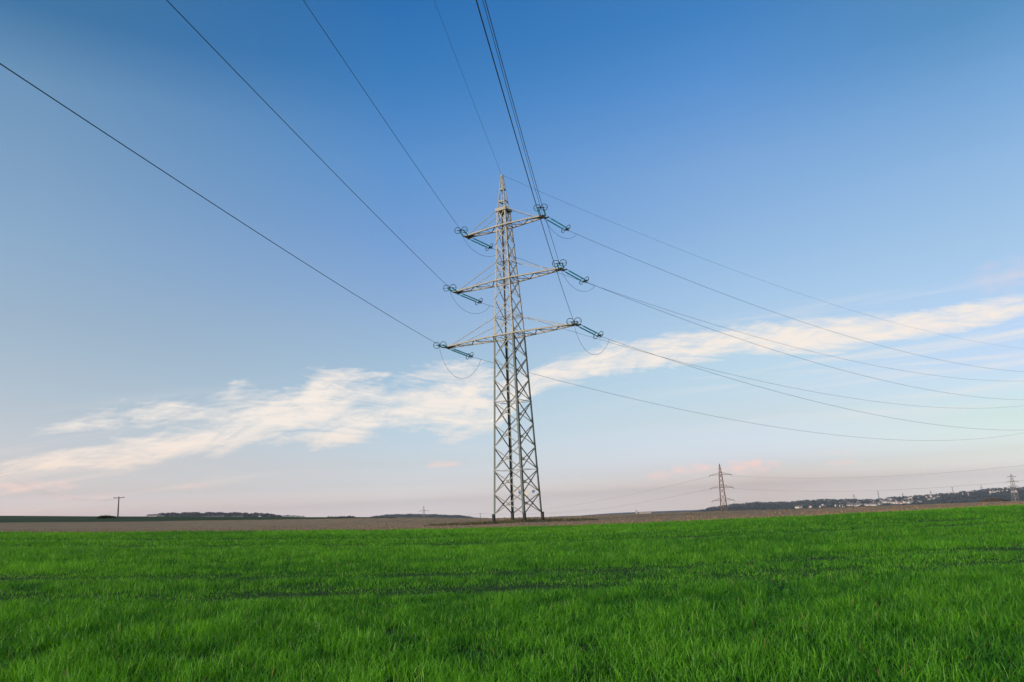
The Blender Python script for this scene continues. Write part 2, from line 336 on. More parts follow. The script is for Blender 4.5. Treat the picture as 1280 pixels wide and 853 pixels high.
# ------------------------------------------------------------------ far hills
def hill_fn(cp, Y0, Y1, base, rough, seed):
    pts = sorted(ray(*p) for p in cp)
    ph = np.random.default_rng(seed).uniform(0, 6.28, 12)
    def f(a, y):
        kcr = ip(a, pts); kb0 = np.minimum(ip(a, kc_pts), kcr) - base
        t = np.clip((y - Y0) / (Y1 - Y0), 0, 1); t = t ** .8
        k = kb0 + (kcr - kb0) * t
        k = k + rough / 1000 * t * (1 - t) * (np.sin(a * 60 + ph[0] + y * .004) + .6 * np.sin(a * 130 + ph[1] - y * .006))
        return k * np.minimum(y, Y1) + np.clip(y - Y1, 0, None) * (np.minimum(kcr, 0) - .012)
    return f, pts
def hill(name, cp, Y0, Y1, base, mtl, rough=2.0, seed=1):
    f, pts = hill_fn(cp, Y0, Y1, base, rough, seed)
    A = np.linspace(pts[0][0], pts[-1][0], 260); Ys = np.concatenate([np.linspace(Y0, Y1, 40), np.linspace(Y1 * 1.01, Y1 * 1.12, 6)])
    AA, YY = np.meshgrid(A, Ys, indexing='ij'); ZZ = f(AA, YY); n2 = len(Ys)
    ZZ[:, 0] = zg(AA[:, 0] * Y0, YY[:, 0]) - 3
    vv = np.stack([AA * YY, YY, ZZ], -1).reshape(-1, 3)
    ff = [(i * n2 + j, (i + 1) * n2 + j, (i + 1) * n2 + j + 1, i * n2 + j + 1) for i in range(len(A) - 1) for j in range(n2 - 1)]
    me = bpy.data.meshes.new(name); me.from_pydata(vv.tolist(), [], ff); me.update()
    me.polygons.foreach_set('use_smooth', [True] * len(me.polygons))
    o = finish(name, me, mtl, None); tag(o, kind='structure'); return f
def hillmat(name, wood, field, field2, sc):
    global t, tc
    m = bpy.data.materials.new(name); m.use_nodes = True; t = m.node_tree; b = t.nodes['Principled BSDF']
    b.inputs['Roughness'].default_value = .95; b.inputs['Specular IOR Level'].default_value = .05; tc = t.nodes.new('ShaderNodeTexCoord')
    f = tramp(tnoise(sc * 2.2, 3), .45, field, .55, field2)
    c = tmix(tramp(tnoise(sc, 5, (1, .7, 1)), .40, (0, 0, 0), .47, (1, 1, 1)), f, wood)
    c = tmix(.35, c, tramp(tnoise(sc * 25, 3), .35, tuple(x * .5 for x in wood), .65, tuple(x * 1.4 for x in wood)))
    t.links.new(c, b.inputs['Base Color']); return m
hm = hillmat('wooded_slopes', (.030, .042, .028), (.06, .10, .035), (.12, .10, .06), .0035)
hmf = hillmat('far_blue_slopes', (.04, .05, .045), (.07, .09, .06), (.09, .09, .07), .002)
RIGHT = [(845, 646), (858, 641.5), (885, 636.5), (913, 632.2), (944, 629.5), (983, 629), (1022, 626), (1069, 625.5), (1092, 626), (1116, 622.8), (1147, 621.3), (1186, 618), (1217, 614.7), (1241, 611.7), (1280, 610.5), (1330, 606), (1430, 604)]
f_right = hill('hills', RIGHT, 2000, 3600, .003, hm, 1.6, 3)
f_blue = hill('hills', [(672, 648), (700, 645.5), (721, 645), (762, 641.8), (803, 640), (853, 638.2), (900, 637), (1000, 634)], 4000, 6500, .003, hmf, 1, 5)
f_mid = hill('hills', [(440, 649), (462, 646.8), (490, 644.3), (530, 643.8), (570, 645.4), (600, 647.4), (640, 649), (700, 650)], 2400, 3600, .003, hm, .3, 6)
f_left = hill('hills', [(160, 648), (184, 645.5), (230, 643.8), (290, 643.8), (350, 645.6), (400, 647.3), (440, 648)], 1500, 2300, .003, hm, .3, 7)
f_clump = hill('hills', [(380, 650), (405, 648), (430, 647.4), (450, 648.2), (470, 650)], 1300, 1700, .003, hm, .3, 8)

def ico():
    p = (1 + 5 ** .5) / 2
    v = np.array([(-1, p, 0), (1, p, 0), (-1, -p, 0), (1, -p, 0), (0, -1, p), (0, 1, p), (0, -1, -p), (0, 1, -p), (p, 0, -1), (p, 0, 1), (-p, 0, -1), (-p, 0, 1)]) / math.hypot(1, p)
    f = [(0, 11, 5), (0, 5, 1), (0, 1, 7), (0, 7, 10), (0, 10, 11), (1, 5, 9), (5, 11, 4), (11, 10, 2), (10, 7, 6), (7, 1, 8), (3, 9, 4), (3, 4, 2), (3, 2, 6), (3, 6, 8), (3, 8, 9), (4, 9, 5), (2, 4, 11), (6, 2, 10), (8, 6, 7), (9, 8, 1)]
    return v, np.array(f)
def woods(f, arange, yr, n, hr, label, mtl, patch=0.0, seed=1):
    """a far wood: many crowns with trunks, read as one mass"""
    r = np.random.default_rng(seed); V, F = ico(); vv = []; ff = []; b = 0; k = 0
    while k < n:
        a = r.uniform(*arange); y = r.uniform(*yr)
        if patch and y < yr[1] - 260 and math.sin(a * 47 + 1) + math.sin(y * .012 + a * 21) + .9 * math.sin(a * 171 + y * .017) < patch: continue
        k += 1; z = float(f(a, y)); h = r.uniform(*hr) * (.8 + .16 * math.sin(a * 310 + seed) * math.sin(a * 97)) * min(1, .35 + min(a - arange[0], arange[1] - a) / (arange[1] - arange[0]) * 9)
        P = V * r.uniform(.75, 1.25, (12, 3)) * (h * .36, h * .36, h * .42) + (a * y, y, z + h * .60)
        vv.append(P); ff.append(F + b); b += 12
    vv = np.concatenate(vv); ff = np.concatenate(ff)
    me = bpy.data.meshes.new('woodland'); me.from_pydata(vv.tolist(), [], ff.tolist()); me.update()
    return tag(finish('woodland', me, mtl, None), label, 'woodland', kind='stuff')
wm = mat('haze_tinted_foliage', (.042, .062, .066), .95, 0, .5, .03, c2=(.022, .030, .032), spec=.05)  # foliage colour shifted towards blue, painting in the haze over distant trees
wm2 = mat('haze_tinted_bare_wood', (.040, .044, .050), .95, 0, .5, .05, c2=(.022, .026, .034), spec=.05)  # bare wood tone, with the blue of distant haze put into the colour
aL = lambda p: ray(p, 640)[0]
woods(f_left, (aL(188), aL(352)), (2050, 2330), 900, (6, 11), 'dark bare woodland on the low rise left of the big pylon', wm2, seed=2)
woods(f_left, (aL(352), aL(385)), (2150, 2330), 40, (4, 6), 'thin row of bushes at the right end of the left woodland', wm2, seed=12)
woods(f_clump, (aL(408), aL(446)), (1560, 1700), 110, (3.5, 6), 'small dark clump of trees on the skyline between the two left hills', wm2, seed=3)
woods(f_mid, (aL(462), aL(592)), (3150, 3640), 1300, (5, 8), 'blue-grey wood on the low hill behind the small far pylon', wm, seed=4)
woods(f_right, (aL(862), aL(1330)), (2700, 3620), 2600, (6, 11), 'dark woods covering the ridge above the village at right', wm, 0.45, 5)
woods(f_right, (aL(985), aL(1340)), (2050, 2900), 900, (5, 9), 'scattered trees and hedges among the houses of the far village', wm, 0.5, 6)

# ------------------------------------------------------------------ the big pylon
D = 80.0; TH0 = 0.5439; TX = -0.2319; ZB = -1.1984
Cw = Vector((TX, D, 0))
U = Vector((math.cos(TH0), -math.sin(TH0), 0)); Vf = Vector((-math.sin(TH0), -math.cos(TH0), 0))
HA = [17.7225 - ZB, 23.872 - ZB, 30.1052 - ZB]; HC = 32.1572 - ZB; HT = 36.1804 - ZB
LL = [8.4284, 6.8691, 5.0984]; LR = [7.9202, 6.7298, 4.9667]
def width(h): return float(np.interp(h, [0, HA[0], HA[2], HC], [3.6284, 2.442, 1.3632, 1.08]))
tower = empty('lattice_pylon', (TX, D, ZB), -TH0)
tag(tower, 'tall beige and grey-green steel lattice pylon with three pairs of arms at the field edge', 'pylon')
def corner(h, sx_, sy_): w = width(h) / 2; return Vector((sx_ * w, sy_ * w, h))
PH = list(np.linspace(0.0, HA[0], 9)) + [HA[0] + (HA[1] - HA[0]) * i / 3 for i in (1, 2, 3)] + [HA[1] + (HA[2] - HA[1]) * i / 3 for i in (1, 2, 3)] + [HC]
for sx_ in (-1, 1):
    for sy_ in (-1, 1):
        lg = MB(); lg.angle(corner(-.1, sx_, sy_), corner(HA[0], sx_, sy_), .23, .03, 1, 1, up=(0, 1, 0)) if False else None
        m1, m2_ = MB(), MB()
        for mm, h0, h1, w in ((m1, 0.35, HA[0], .21), (m2_, HA[0], HC, .15)):
            p, q = corner(h0, sx_, sy_), corner(h1, sx_, sy_)
            # two plates meeting at the corner: an angle section
            mm.bar(p - Vector((sx_ * w / 2, 0, 0)), q - Vector((sx_ * w / 2, 0, 0)), w, .025, up=(0, 1, 0))
            mm.bar(p - Vector((0, sy_ * (w / 2 + .015), 0)), q - Vector((0, sy_ * (w / 2 + .015), 0)), w, .025, up=(1, 0, 0))
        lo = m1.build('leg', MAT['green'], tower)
        up_ = m2_.build('leg_extension', MAT['beige'], lo); up_['label'] = 'beige upper length of the leg'
        ft = MB(); p = corner(0, sx_, sy_); ft.bar(p - Vector((0, 0, .5)), p + Vector((0, 0, .40)), .25)
        ft.build('foot', MAT['foot'], tower)
faces = [((-1, -1), (1, -1), 'front'), ((1, -1), (1, 1), 'side'), ((1, 1), (-1, 1), 'back'), ((-1, 1), (-1, -1), 'side')]
for i in range(len(PH) - 1):
    h0, h1 = PH[i], PH[i + 1]
    if i == 0: h0 = .3
    for (c0, c1, kind) in faces:
        mb = MB(); w = .10 if h0 < HA[0] - .1 else .07
        nrm = Vector((c0[0] + c1[0], c0[1] + c1[1], 0)).normalized(); off = nrm * .02
        a0, a1, b0, b1 = corner(h0, *c0), corner(h1, *c0), corner(h0, *c1), corner(h1, *c1)
        mb.bar(a0 + off, b1 + off, w, .014, up=nrm); mb.bar(a1 - off, b0 - off, w, .014, up=nrm)
        # stiffening leg of each angle and the gusset at the crossing
        mb.bar(a0 - off * 2.2, b1 - off * 2.2, .012, w * .8, up=nrm); mb.bar(a1 - off * 4.2, b0 - off * 4.2, .012, w * .8, up=nrm)
        c = (a0 + a1 + b0 + b1) / 4; s = .15 if w > .08 else .1
        mb.bar(c - Vector((0, 0, s)), c + Vector((0, 0, s)), s * 1.6, .052, up=nrm)
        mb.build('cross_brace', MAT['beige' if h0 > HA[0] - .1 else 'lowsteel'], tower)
for h in [PH[2], PH[5], PH[8], PH[9], PH[11], PH[12], PH[14]]:      # horizontal frames
    mb = MB(); w = .12 if h < HA[0] else .08
    for (c0, c1, kind) in faces: mb.bar(corner(h, *c0) * 1.0, corner(h, *c1), w, .03)
    a, b2 = corner(h, -1, -1), corner(h, 1, 1); mb.bar(a + Vector((0, 0, .035)), b2 + Vector((0, 0, .035)), .06, .02)
    mids = [(corner(h, *c0) + corner(h, *c1)) / 2 for c0, c1, k in faces]
    for k in range(4): mb.bar(mids[k] - Vector((0, 0, .03)), mids[(k + 1) % 4] - Vector((0, 0, .03)), .05, .02)
    mb.build('horizontal_frame', MAT['beige'] if h > 3 else MAT['beige'], tower)
def crossarm(h, Ll, Lr, tieh):
    arm = None
    mb = MB(); w = width(h) / 2 + .06
    for s, Lx in ((-1, Ll), (1, Lr)):
        tipw = .30
        for sy_ in (-1, 1):
            mb.bar((0, sy_ * w, h), (s * w, sy_ * w, h), .17, .15); mb.bar((s * w, sy_ * w, h), (s * Lx, sy_ * tipw, h), .16, .14)
        n = max(3, int((Lx - w) / 1.25)); pr = None
        for k in range(n + 1):
            f = k / n; x = s * (w + (Lx - .25 - w) * f); y = w + (tipw - w) * f
            if k > 0: mb.bar((x, -y, h - .02), (x, y, h - .02), .06, .03)
            if pr: mb.bar((pr[0], (-1) ** k * pr[1], h - .05), (x, -(-1) ** k * y, h - .05), .10, .06)
            pr = (x, y)
        mb.bar((s * Lx, -.52, h - .03), (s * Lx, .52, h - .03), .22, .12)
        mb.bar((s * (Lx - .9), 0, h + .10), (s * (Lx + .12), 0, h + .06), .5, .05)
    arm = mb.build('crossarm', MAT['beige'], tower)
    for s, Lx in ((-1, Ll), (1, Lr)):
        for sy_ in (-1, 1):
            tb = MB(); wt = width(tieh) / 2; tb.bar((s * wt, sy_ * wt, tieh - .05), (s * (Lx * .86), sy_ * (.48), h + .08), .065, .05)
            tb.build('tie_rod', MAT['beige'], arm)
    return arm
for i in range(3): crossarm(HA[i], LL[i], LR[i], [PH[9], PH[12], HC][i])
cap = MB(); cw = width(HC) / 2 + .12
cap.bar((0, 0, HC - .02), (0, 0, HC + .05), cw * 2); 
for (c0, c1, k) in faces:
    p, q = Vector((c0[0] * cw, c0[1] * cw, HC - .14)), Vector((c1[0] * cw, c1[1] * cw, HC - .14)); cap.bar(p, q, .05, .34)
cap.build('cap_platform', MAT['beige'], tower)
pk = MB()
for sx_ in (-1, 1):
    for sy_ in (-1, 1): pk.bar((sx_ * .44, sy_ * .44, HC + .02), (sx_ * .07, sy_ * .07, HT), .085)
for hh in (.9, 2.35):
    f = hh / (HT - HC); w = .44 + (.07 - .44) * f
    for (c0, c1, k) in faces: pk.bar((c0[0] * w, c0[1] * w, HC + hh), (c1[0] * w, c1[1] * w, HC + hh), .06, .14)
for k in range(6):
    f0, f1 = k / 6.0, (k + 1) / 6.0; w0, w1 = .44 - .37 * f0, .44 - .37 * f1
    for (c0, c1, kk) in faces:
        cc = (c0, c1) if k % 2 else (c1, c0)
        if k < 5: pk.bar((cc[0][0] * w0, cc[0][1] * w0, HC + f0 * (HT - HC)), (cc[1][0] * w1, cc[1][1] * w1, HC + f1 * (HT - HC)), .03, .02)
pk.bar((0, 0, HT - .1), (0, 0, HT + .12), .16)
pk.build('earth_wire_peak', MAT['beige'], tower)
# sign rail low on the rear face with two blue discs and a grey plate
hr = 2.55; wr = width(hr) / 2; rl = MB(); rl.bar((-wr, wr - .1, hr), (wr, wr - .1, hr), .05, .07); rail = rl.build('sign_rail', MAT['zinc'], tower)
for x in (-.62, 1.02):
    s_ = MB(); s_.tube([(x, wr - .16, hr - .08), (x, wr - .22, hr - .08)], .17, 16); s_.build('round_sign', MAT['blue'], rail)
s_ = MB(); s_.bar((.16, wr - .2, hr - .62), (.16, wr - .2, hr - .02), .36, .02, up=(0, 1, 0)); s_.build('warning_plate', MAT['plate'], rail)

# ------------------------------------------------------------------ insulators, conductors, jumpers
P1, P2 = 0.1238, 0.9111
d_near = Vector((-math.sin(P1), -math.cos(P1), 0)); d_far = Vector((math.sin(P2), math.cos(P2), 0))
FIT = {('near', 'L0'): (-.07725, .0003), ('near', 'L1'): (-.0739, .00024), ('near', 'L2'): (-.07444, .00026), ('near', 'R2'): (-.045, .0003), ('near', 'R1'): (-.09422, .00072), ('near', 'R0'): (-.11153, .00079),
       ('far', 'R2'): (-.17547, .00083), ('far', 'R1'): (-.18247, .0009), ('far', 'R0'): (-.1802, .0009), ('far', 'L0'): (-.17198, .00079), ('far', 'L1'): (-.16395, .00075), ('far', 'L2'): (-.16067, .00071)}
LEN = 3.1
def lathe_string(L_, r0=.05, r1=.082):
    mb = MB(); pts = []; rr = []; n = 24
    for k in range(n):
        z0 = .25 + (L_ - .5) * k / n; dz = (L_ - .5) / n
        for f, r in ((0.0, r0), (.35, r1), (.6, r1 * .95), (.7, r0)): pts.append((0, z0 + dz * f, 0)); rr.append(r)
    mb.tube([(0, 0, 0), (0, .24, 0)] + pts + [(0, L_ - .24, 0), (0, L_, 0)], [.03, .03] + rr + [.03, .03], 8); return mb
proto = None
levn = ['lowest', 'middle', 'top']
def insulator_set(tip, d, drop, label, group):
    """local +Y runs along the line; two parallel strings, yokes and racket rings at the live end"""
    global proto
    if proto is None:
        proto = empty('insulator_set')
        for s in (-1, 1):
            st_ = lathe_string(LEN - .35); o = st_.build('insulator_string', MAT['glass'], proto); o.location = (s * .27, .2, 0)
            rg = MB(); n = 20
            rg.tube([(s * .30 * 0 + .34 * math.cos(2 * math.pi * k / n) + s * .10, LEN - .42, .34 * math.sin(2 * math.pi * k / n) + .02) for k in range(n)], .034, 6, True)
            rg.tube([(-.02 + s * .0, LEN - .42, 0), (s * .44, LEN - .42, 0)], .018, 5)
            rg.build('arcing_ring', MAT['fit'], o)
        yk = MB(); yk.bar((-.36, LEN - .12, 0), (.36, LEN - .12, 0), .20, .05); yk.bar((0, LEN - .1, 0), (0, LEN + .25, 0), .07); yk.build('yoke_plate', MAT['fit'], proto)
        yk = MB(); yk.bar((-.36, .1, 0), (.36, .1, 0), .16, .05); yk.bar((0, -.15, 0), (0, .1, 0), .07); yk.build('yoke_plate', MAT['fit'], proto)
        o = proto
    else: o = copy_tree(proto)
    o.location = tip; o.rotation_mode = 'XYZ'
    o.rotation_euler = (math.atan2(drop, LEN), 0, math.atan2(-d.x, d.y)); tag(o, label, 'insulator', group)
    return o
def wire(name, pts, r, m, label, cat, group=None, n=6):
    mb = MB(); mb.tube(pts, r, n); o = mb.build(name, m, None, True); return tag(o, label, cat, group)
for i in range(3):
    for s, Ls, sn in ((-1, LL, 'left'), (1, LR, 'right')):
        tip = Cw + U * (s * Ls[i]) + Vector((0, 0, HA[i] + ZB))
        ends = {}
        for side, d in (('near', d_near), ('far', d_far)):
            sl_, c_ = FIT[(side, ('L' if s < 0 else 'R') + str(i))]
            st0 = tip + d * .35 + Vector((0, 0, -.05))
            zdrop = sl_ * (LEN + .3) + (-.10 if side == 'near' else (-.30 if s > 0 else -.16))
            insulator_set(st0, d, zdrop, 'double insulator string at the %s %s arm tip, %s' % (levn[i], sn, 'pointing towards the viewer' if side == 'near' else 'pointing away to the right'), 'double insulator strings on the big pylon')
            L2_ = math.hypot(LEN, zdrop); e = st0 + (d * LEN + Vector((0, 0, zdrop))) * ((LEN + .2) / L2_)
            t0 = (e - tip).dot(d); tm_ = 60.0; zt = tip.z + sl_ * tm_ + c_ * tm_ ** 2
            # parabola from the clamp through the far point with the same curvature
            T_ = tm_ - t0; s2 = (zt - e.z - c_ * T_ * T_) / T_
            ts = np.linspace(0, 230 if side == 'far' else 190, 90)
            pts = [e + d * q + Vector((0, 0, s2 * q + c_ * q * q)) for q in ts]
            wire('conductor', pts, .019 if side == 'near' else .017, MAT['cable'], 'dark conductor from the %s %s arm tip %s' % (levn[i], sn, 'running overhead towards the viewer' if side == 'near' else 'sagging away to the right'), 'power line', 'conductors of the big pylon')
            ends[side] = (e, pts)
        p0 = ends['near'][0]; p3 = ends['far'][1][0] + (ends['far'][1][1] - ends['far'][1][0]) * .45
        dep = ([2.9, 1.75, 1.5] if s < 0 else [2.35, 1.5, 1.5])[i]
        jp = []
        for q in np.linspace(0, 1, 22):
            base = p0.lerp(p3, q) if True else None
            side_off = (tip - (p0 + p3) / 2); side_off.z = 0
            sag = (4 * q * (1 - q)) ** .75
            jp.append(base + side_off * (sag * .2) - Vector((0, 0, dep * sag)))
        wire('jumper_cable', jp, .016, MAT['cable'], 'slack jumper cable hanging in a loop below the %s %s arm tip' % (levn[i], sn), 'cable', 'jumper loops of the big pylon')
apex = Cw + Vector((0, 0, HT + ZB + .1))
for nm, d, s_, c_, tmax in (('running overhead towards the viewer', d_near, -.0525, .00031, 190), ('sagging away to the right', d_far, -.14746, .00066, 260)):
    wire('earth_wire', [apex + d * q + Vector((0, 0, s_ * q + c_ * q * q)) for q in np.linspace(0, tmax, 90)], .011, MAT['cable'], 'thin earth wire from the peak of the big pylon ' + nm, 'power line')

# ------------------------------------------------------------------ far pylons
def far_pylon(name, height, wb, wt, arms, loc, rz, label, m, mw=.3, group=None, narrow=None, strings=True):
    root = empty(name, loc, rz); tag(root, label, 'pylon', group)
    top = arms[-1][0]; wid = lambda h: float(np.interp(h, [0, top, height], [wb, wt, .25])) / 2
    for a in (-1, 1):
        for b2 in (-1, 1):
            mb = MB(); hs = [0, top, height]
            for h0, h1 in zip(hs, hs[1:]): mb.bar((a * wid(h0), b2 * wid(h0), h0), (a * wid(h1), b2 * wid(h1), h1), mw)
            mb.build('leg', m, root)
    mb = MB(); h = 0
    while h < height - 1.5:
        h2 = min(h + wid(h) * 2.2 + .5, height)
        for c0, c1 in (((-1, -1), (1, -1)), ((1, -1), (1, 1)), ((1, 1), (-1, 1)), ((-1, 1), (-1, -1))):
            P = lambda c, hh: (c[0] * wid(hh), c[1] * wid(hh), hh)
            mb.bar(P(c0, h), P(c1, h2), mw * .55); mb.bar(P(c0, h2), P(c1, h), mw * .5)
        h = h2
    mb.build('bracing', m, root)
    for hh, Lx in arms:
        mb = MB()
        for s in (-1, 1):
            w = wid(hh)
            for b2 in (-1, 1):
                mb.bar((s * w, b2 * w, hh), (s * Lx, 0, hh - .4), mw * .8); mb.bar((s * w, b2 * w, hh + 1.6), (s * Lx, 0, hh - .3), mw * .6)
            for f in (.3, .6): mb.bar((s * (w + (Lx - w) * f), 0, hh - .2), (s * (w + (Lx - w) * f), 0, hh + 1.6 * (1 - f) - .2), mw * .4)
        for b2 in (-1, 1): mb.bar((-wid(hh), b2 * wid(hh), hh), (wid(hh), b2 * wid(hh), hh), mw * 1.3)
        ar = mb.build('crossarm', m, root)
        if strings:
            for s in (-1, 1):
                ib = MB(); ib.bar((s * Lx, 0, hh - .4), (s * Lx, 0, hh - 1.9), .2); ib.build('insulator', MAT['fit'], ar)
    return root
def at(px, Yd): a, k = ray(px, 640); return a * Yd
def place(px, py, Yd):
    a, k = ray(px, py); return Vector((a * Yd, Yd, k * Yd))
FY = 630.0
p_top, p_base = place(900.3, 580, FY), place(905.5, 641, FY)
gz = zg1(p_base.x, FY); Hh = p_top.z - gz
base2 = Vector((p_base.x, FY, gz))
hz = lambda py: place(902, py, FY).z - gz
far2 = far_pylon('lattice_pylon', Hh, 5.2, 2.3, [(hz(625.5), 8.8), (hz(609.5), 9.0), (hz(593.5), 8.8)], base2, R(-8), 'small reddish-grey lattice pylon with three arm levels in front of the far ridge', mat('rust_grey_steel', (.17, .10, .08), .7, .1, .3, .2), .36)
Y3 = 1150.0; p3t = place(1263.5, 592.5, Y3); a3 = p3t.x / Y3
g3 = zg1(p3t.x, Y3); z3 = lambda py: place(1264, py, Y3).z - g3
far_pylon('lattice_pylon', p3t.z - g3, 7.0, 2.4, [(z3(608.5), 9.5), (z3(602.5), 10.5), (z3(596.0), 7.5)], (p3t.x, Y3, g3), R(10), 'faint grey lattice pylon near the right edge above the village houses', mat('pale_far_steel', (.26, .26, .27), .7, .1, .3, .2), .32)
Y4 = 1900.0; p4t = place(529.6, 632.5, Y4); g4 = min(zg1(p4t.x, Y4), float(f_mid(p4t.x / Y4, Y4)) if False else 1e9)
z4 = lambda py: place(530, py, Y4).z - g4
far_pylon('lattice_pylon', p4t.z - g4, 8.0, 3.6, [(z4(638.8), 13.0)], (p4t.x, Y4, g4), R(5), 'tiny pylon with one wide arm on the skyline left of the big pylon', mat('far_grey_steel', (.22, .20, .20), .7, .1, .3, .2), .6)
# masts along the far ridge
mast0 = None
masts = [(1097, 612.5, 'tallest and leftmost mast on the far ridge, above the dense houses'), (1128, 616, 'short faint mast on the far ridge right of the tallest one'), (1163, 613, 'faint mast on the far ridge between the villages'), (1190, 608, 'thin mast on the higher part of the far ridge'), (1226, 606.5, 'rightmost thin mast on the high ridge left of the pale pylon'), (1067, 617.5, 'small mast over the left end of the village')]
for px, py, lb in masts:
    Ym = 3550.0; pt = place(px, py, Ym); zb = float(f_right(pt.x / Ym, Ym)); hgt = max(18, pt.z - zb)
    o = far_pylon('ridge_mast', hgt, 4.0, 1.6, [(hgt * .62, 6.0), (hgt * .84, 5.0)], (pt.x, Ym, zb - 1), R(random.uniform(-20, 20)), lb, MAT['farsteel'], .32, 'masts on the far ridge', strings=False)

def vplane_wire(pts, A, B, t0, t1, r, name, label, cat, group=None, mt='farcable', n=70):
    """a hanging wire in the vertical plane through plan points A, B whose curve runs through the sampled sight lines"""
    A = np.array(A, float); B = np.array(B, float); dv = (B - A); ts, zs = [], []
    for p in pts:
        a, k = ray(*p)          # x = a*y
        tt = (a * A[1] - A[0]) / (dv[0] - a * dv[1]); y = A[1] + tt * dv[1]; ts.append(tt); zs.append(k * y)
    cf = np.polyfit(ts, zs, 2)
    q = np.linspace(t0, t1, n); P = [(A[0] + dv[0] * s, A[1] + dv[1] * s, float(np.polyval(cf, s))) for s in q]
    return wire(name, P, r, MAT[mt], label, cat, group, 5)
b2 = (base2.x, base2.y); tR = (340.0, 395.0)
G2 = 'conductors of the small reddish-grey pylon'
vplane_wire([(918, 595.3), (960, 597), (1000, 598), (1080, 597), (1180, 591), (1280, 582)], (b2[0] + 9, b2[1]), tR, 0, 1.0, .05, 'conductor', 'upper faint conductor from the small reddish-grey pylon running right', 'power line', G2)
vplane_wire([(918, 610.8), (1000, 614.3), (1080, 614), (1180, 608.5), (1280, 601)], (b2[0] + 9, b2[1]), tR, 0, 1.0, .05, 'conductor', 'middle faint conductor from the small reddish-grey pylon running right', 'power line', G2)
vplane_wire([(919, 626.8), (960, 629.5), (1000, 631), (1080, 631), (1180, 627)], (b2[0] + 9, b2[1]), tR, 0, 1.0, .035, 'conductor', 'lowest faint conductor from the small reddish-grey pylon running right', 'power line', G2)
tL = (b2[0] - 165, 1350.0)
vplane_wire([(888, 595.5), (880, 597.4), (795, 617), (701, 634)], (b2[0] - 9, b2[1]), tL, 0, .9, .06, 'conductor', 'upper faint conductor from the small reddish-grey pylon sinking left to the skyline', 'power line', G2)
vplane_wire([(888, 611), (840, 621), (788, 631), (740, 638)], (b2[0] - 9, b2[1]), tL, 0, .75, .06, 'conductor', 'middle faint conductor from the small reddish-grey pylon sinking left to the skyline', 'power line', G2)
# wooden pole at left
YP = 250.0; pb = place(147.2, 646.5, YP); pt_ = place(149.6, 621, YP); gzp = zg1(pb.x, YP)
pole = empty('wooden_pole', (pb.x, YP, gzp)); tag(pole, 'lone wooden T-shaped utility pole on the skyline at left', 'utility pole')
hp = pt_.z - gzp; mb = MB(); mb.tube([(0, 0, -.3), (0, 0, hp * .5), (0, 0, hp)], [.24, .21, .16], 10); mb.build('post', MAT['wood'], pole, True)
mb = MB(); mb.bar((-1.7, .05, hp - .35), (1.75, -.1, hp - .35), .2, .22); ca = mb.build('crossarm', MAT['wood'], pole)
for x in (-1.5, 0.0, 1.5):
    mb = MB(); mb.tube([(x, 0, hp - .25), (x, 0, hp - .05)], .08, 8); mb.build('insulator', MAT['fit'], ca)
qa = (pb.x, YP)
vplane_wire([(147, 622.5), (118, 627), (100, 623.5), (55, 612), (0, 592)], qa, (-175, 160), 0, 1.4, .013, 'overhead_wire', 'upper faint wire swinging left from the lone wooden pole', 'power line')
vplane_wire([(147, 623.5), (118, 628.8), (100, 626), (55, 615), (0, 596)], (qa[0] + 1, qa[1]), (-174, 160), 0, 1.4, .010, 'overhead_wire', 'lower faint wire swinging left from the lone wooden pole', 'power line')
# thin far pole just left of the big pylon with its two wires
YQ = 420.0; qt = place(600.3, 642, YQ); gq = zg1(qt.x, YQ); pq = empty('thin_pole', (qt.x, YQ, gq)); tag(pq, 'tiny thin pole on the skyline just left of the big pylon', 'utility pole')
mb = MB(); mb.tube([(0, 0, 0), (0, 0, qt.z - gq)], .12, 8); mb.build('post', MAT['wood'], pq); mb = MB(); mb.bar((-.9, 0, qt.z - gq - .1), (.9, 0, qt.z - gq - .1), .12); mb.build('crossarm', MAT['wood'], pq)
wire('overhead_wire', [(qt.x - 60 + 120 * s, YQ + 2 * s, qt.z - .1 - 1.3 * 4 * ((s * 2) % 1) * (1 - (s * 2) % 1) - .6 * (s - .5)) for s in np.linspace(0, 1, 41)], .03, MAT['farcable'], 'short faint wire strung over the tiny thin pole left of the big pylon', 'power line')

# ------------------------------------------------------------------ village
def march(f, a, k, y0, y1):
    y = y0
    if float(f(a, y)) >= k * y: return None
    while y < y1:
        if float(f(a, y)) >= k * y: return y
        y += 12
    return None
def house_parts(w, d, h, rh, wall, roof):
    r = empty('village_house')
    mb = MB(); mb.add([(-w / 2, -d / 2, -2), (w / 2, -d / 2, -2), (w / 2, d / 2, -2), (-w / 2, d / 2, -2), (-w / 2, -d / 2, h), (w / 2, -d / 2, h), (w / 2, d / 2, h), (-w / 2, d / 2, h), (-w / 2, 0, h + rh), (w / 2, 0, h + rh)],
        [(0, 1, 5, 4), (1, 2, 6, 9, 5), (2, 3, 7, 6), (3, 0, 4, 8, 7)]); mb.build('wall', MAT[wall], r)
    mb = MB(); e = .6
    for s in (-1, 1):
        mb.add([(-w / 2 - e, s * (d / 2 + e), h - e * rh * 2 / d + .05), (w / 2 + e, s * (d / 2 + e), h - e * rh * 2 / d + .05), (w / 2 + e, 0, h + rh + .05), (-w / 2 - e, 0, h + rh + .05),
                (-w / 2 - e, s * (d / 2 + e), h - e * rh * 2 / d + .35), (w / 2 + e, s * (d / 2 + e), h - e * rh * 2 / d + .35), (w / 2 + e, 0, h + rh + .35), (-w / 2 - e, 0, h + rh + .35)],
               [(0, 1, 2, 3), (7, 6, 5, 4), (0, 4, 5, 1), (1, 5, 6, 2), (3, 2, 6, 7), (0, 3, 7, 4)])
    mb.build('roof', MAT[roof], r)
    return r
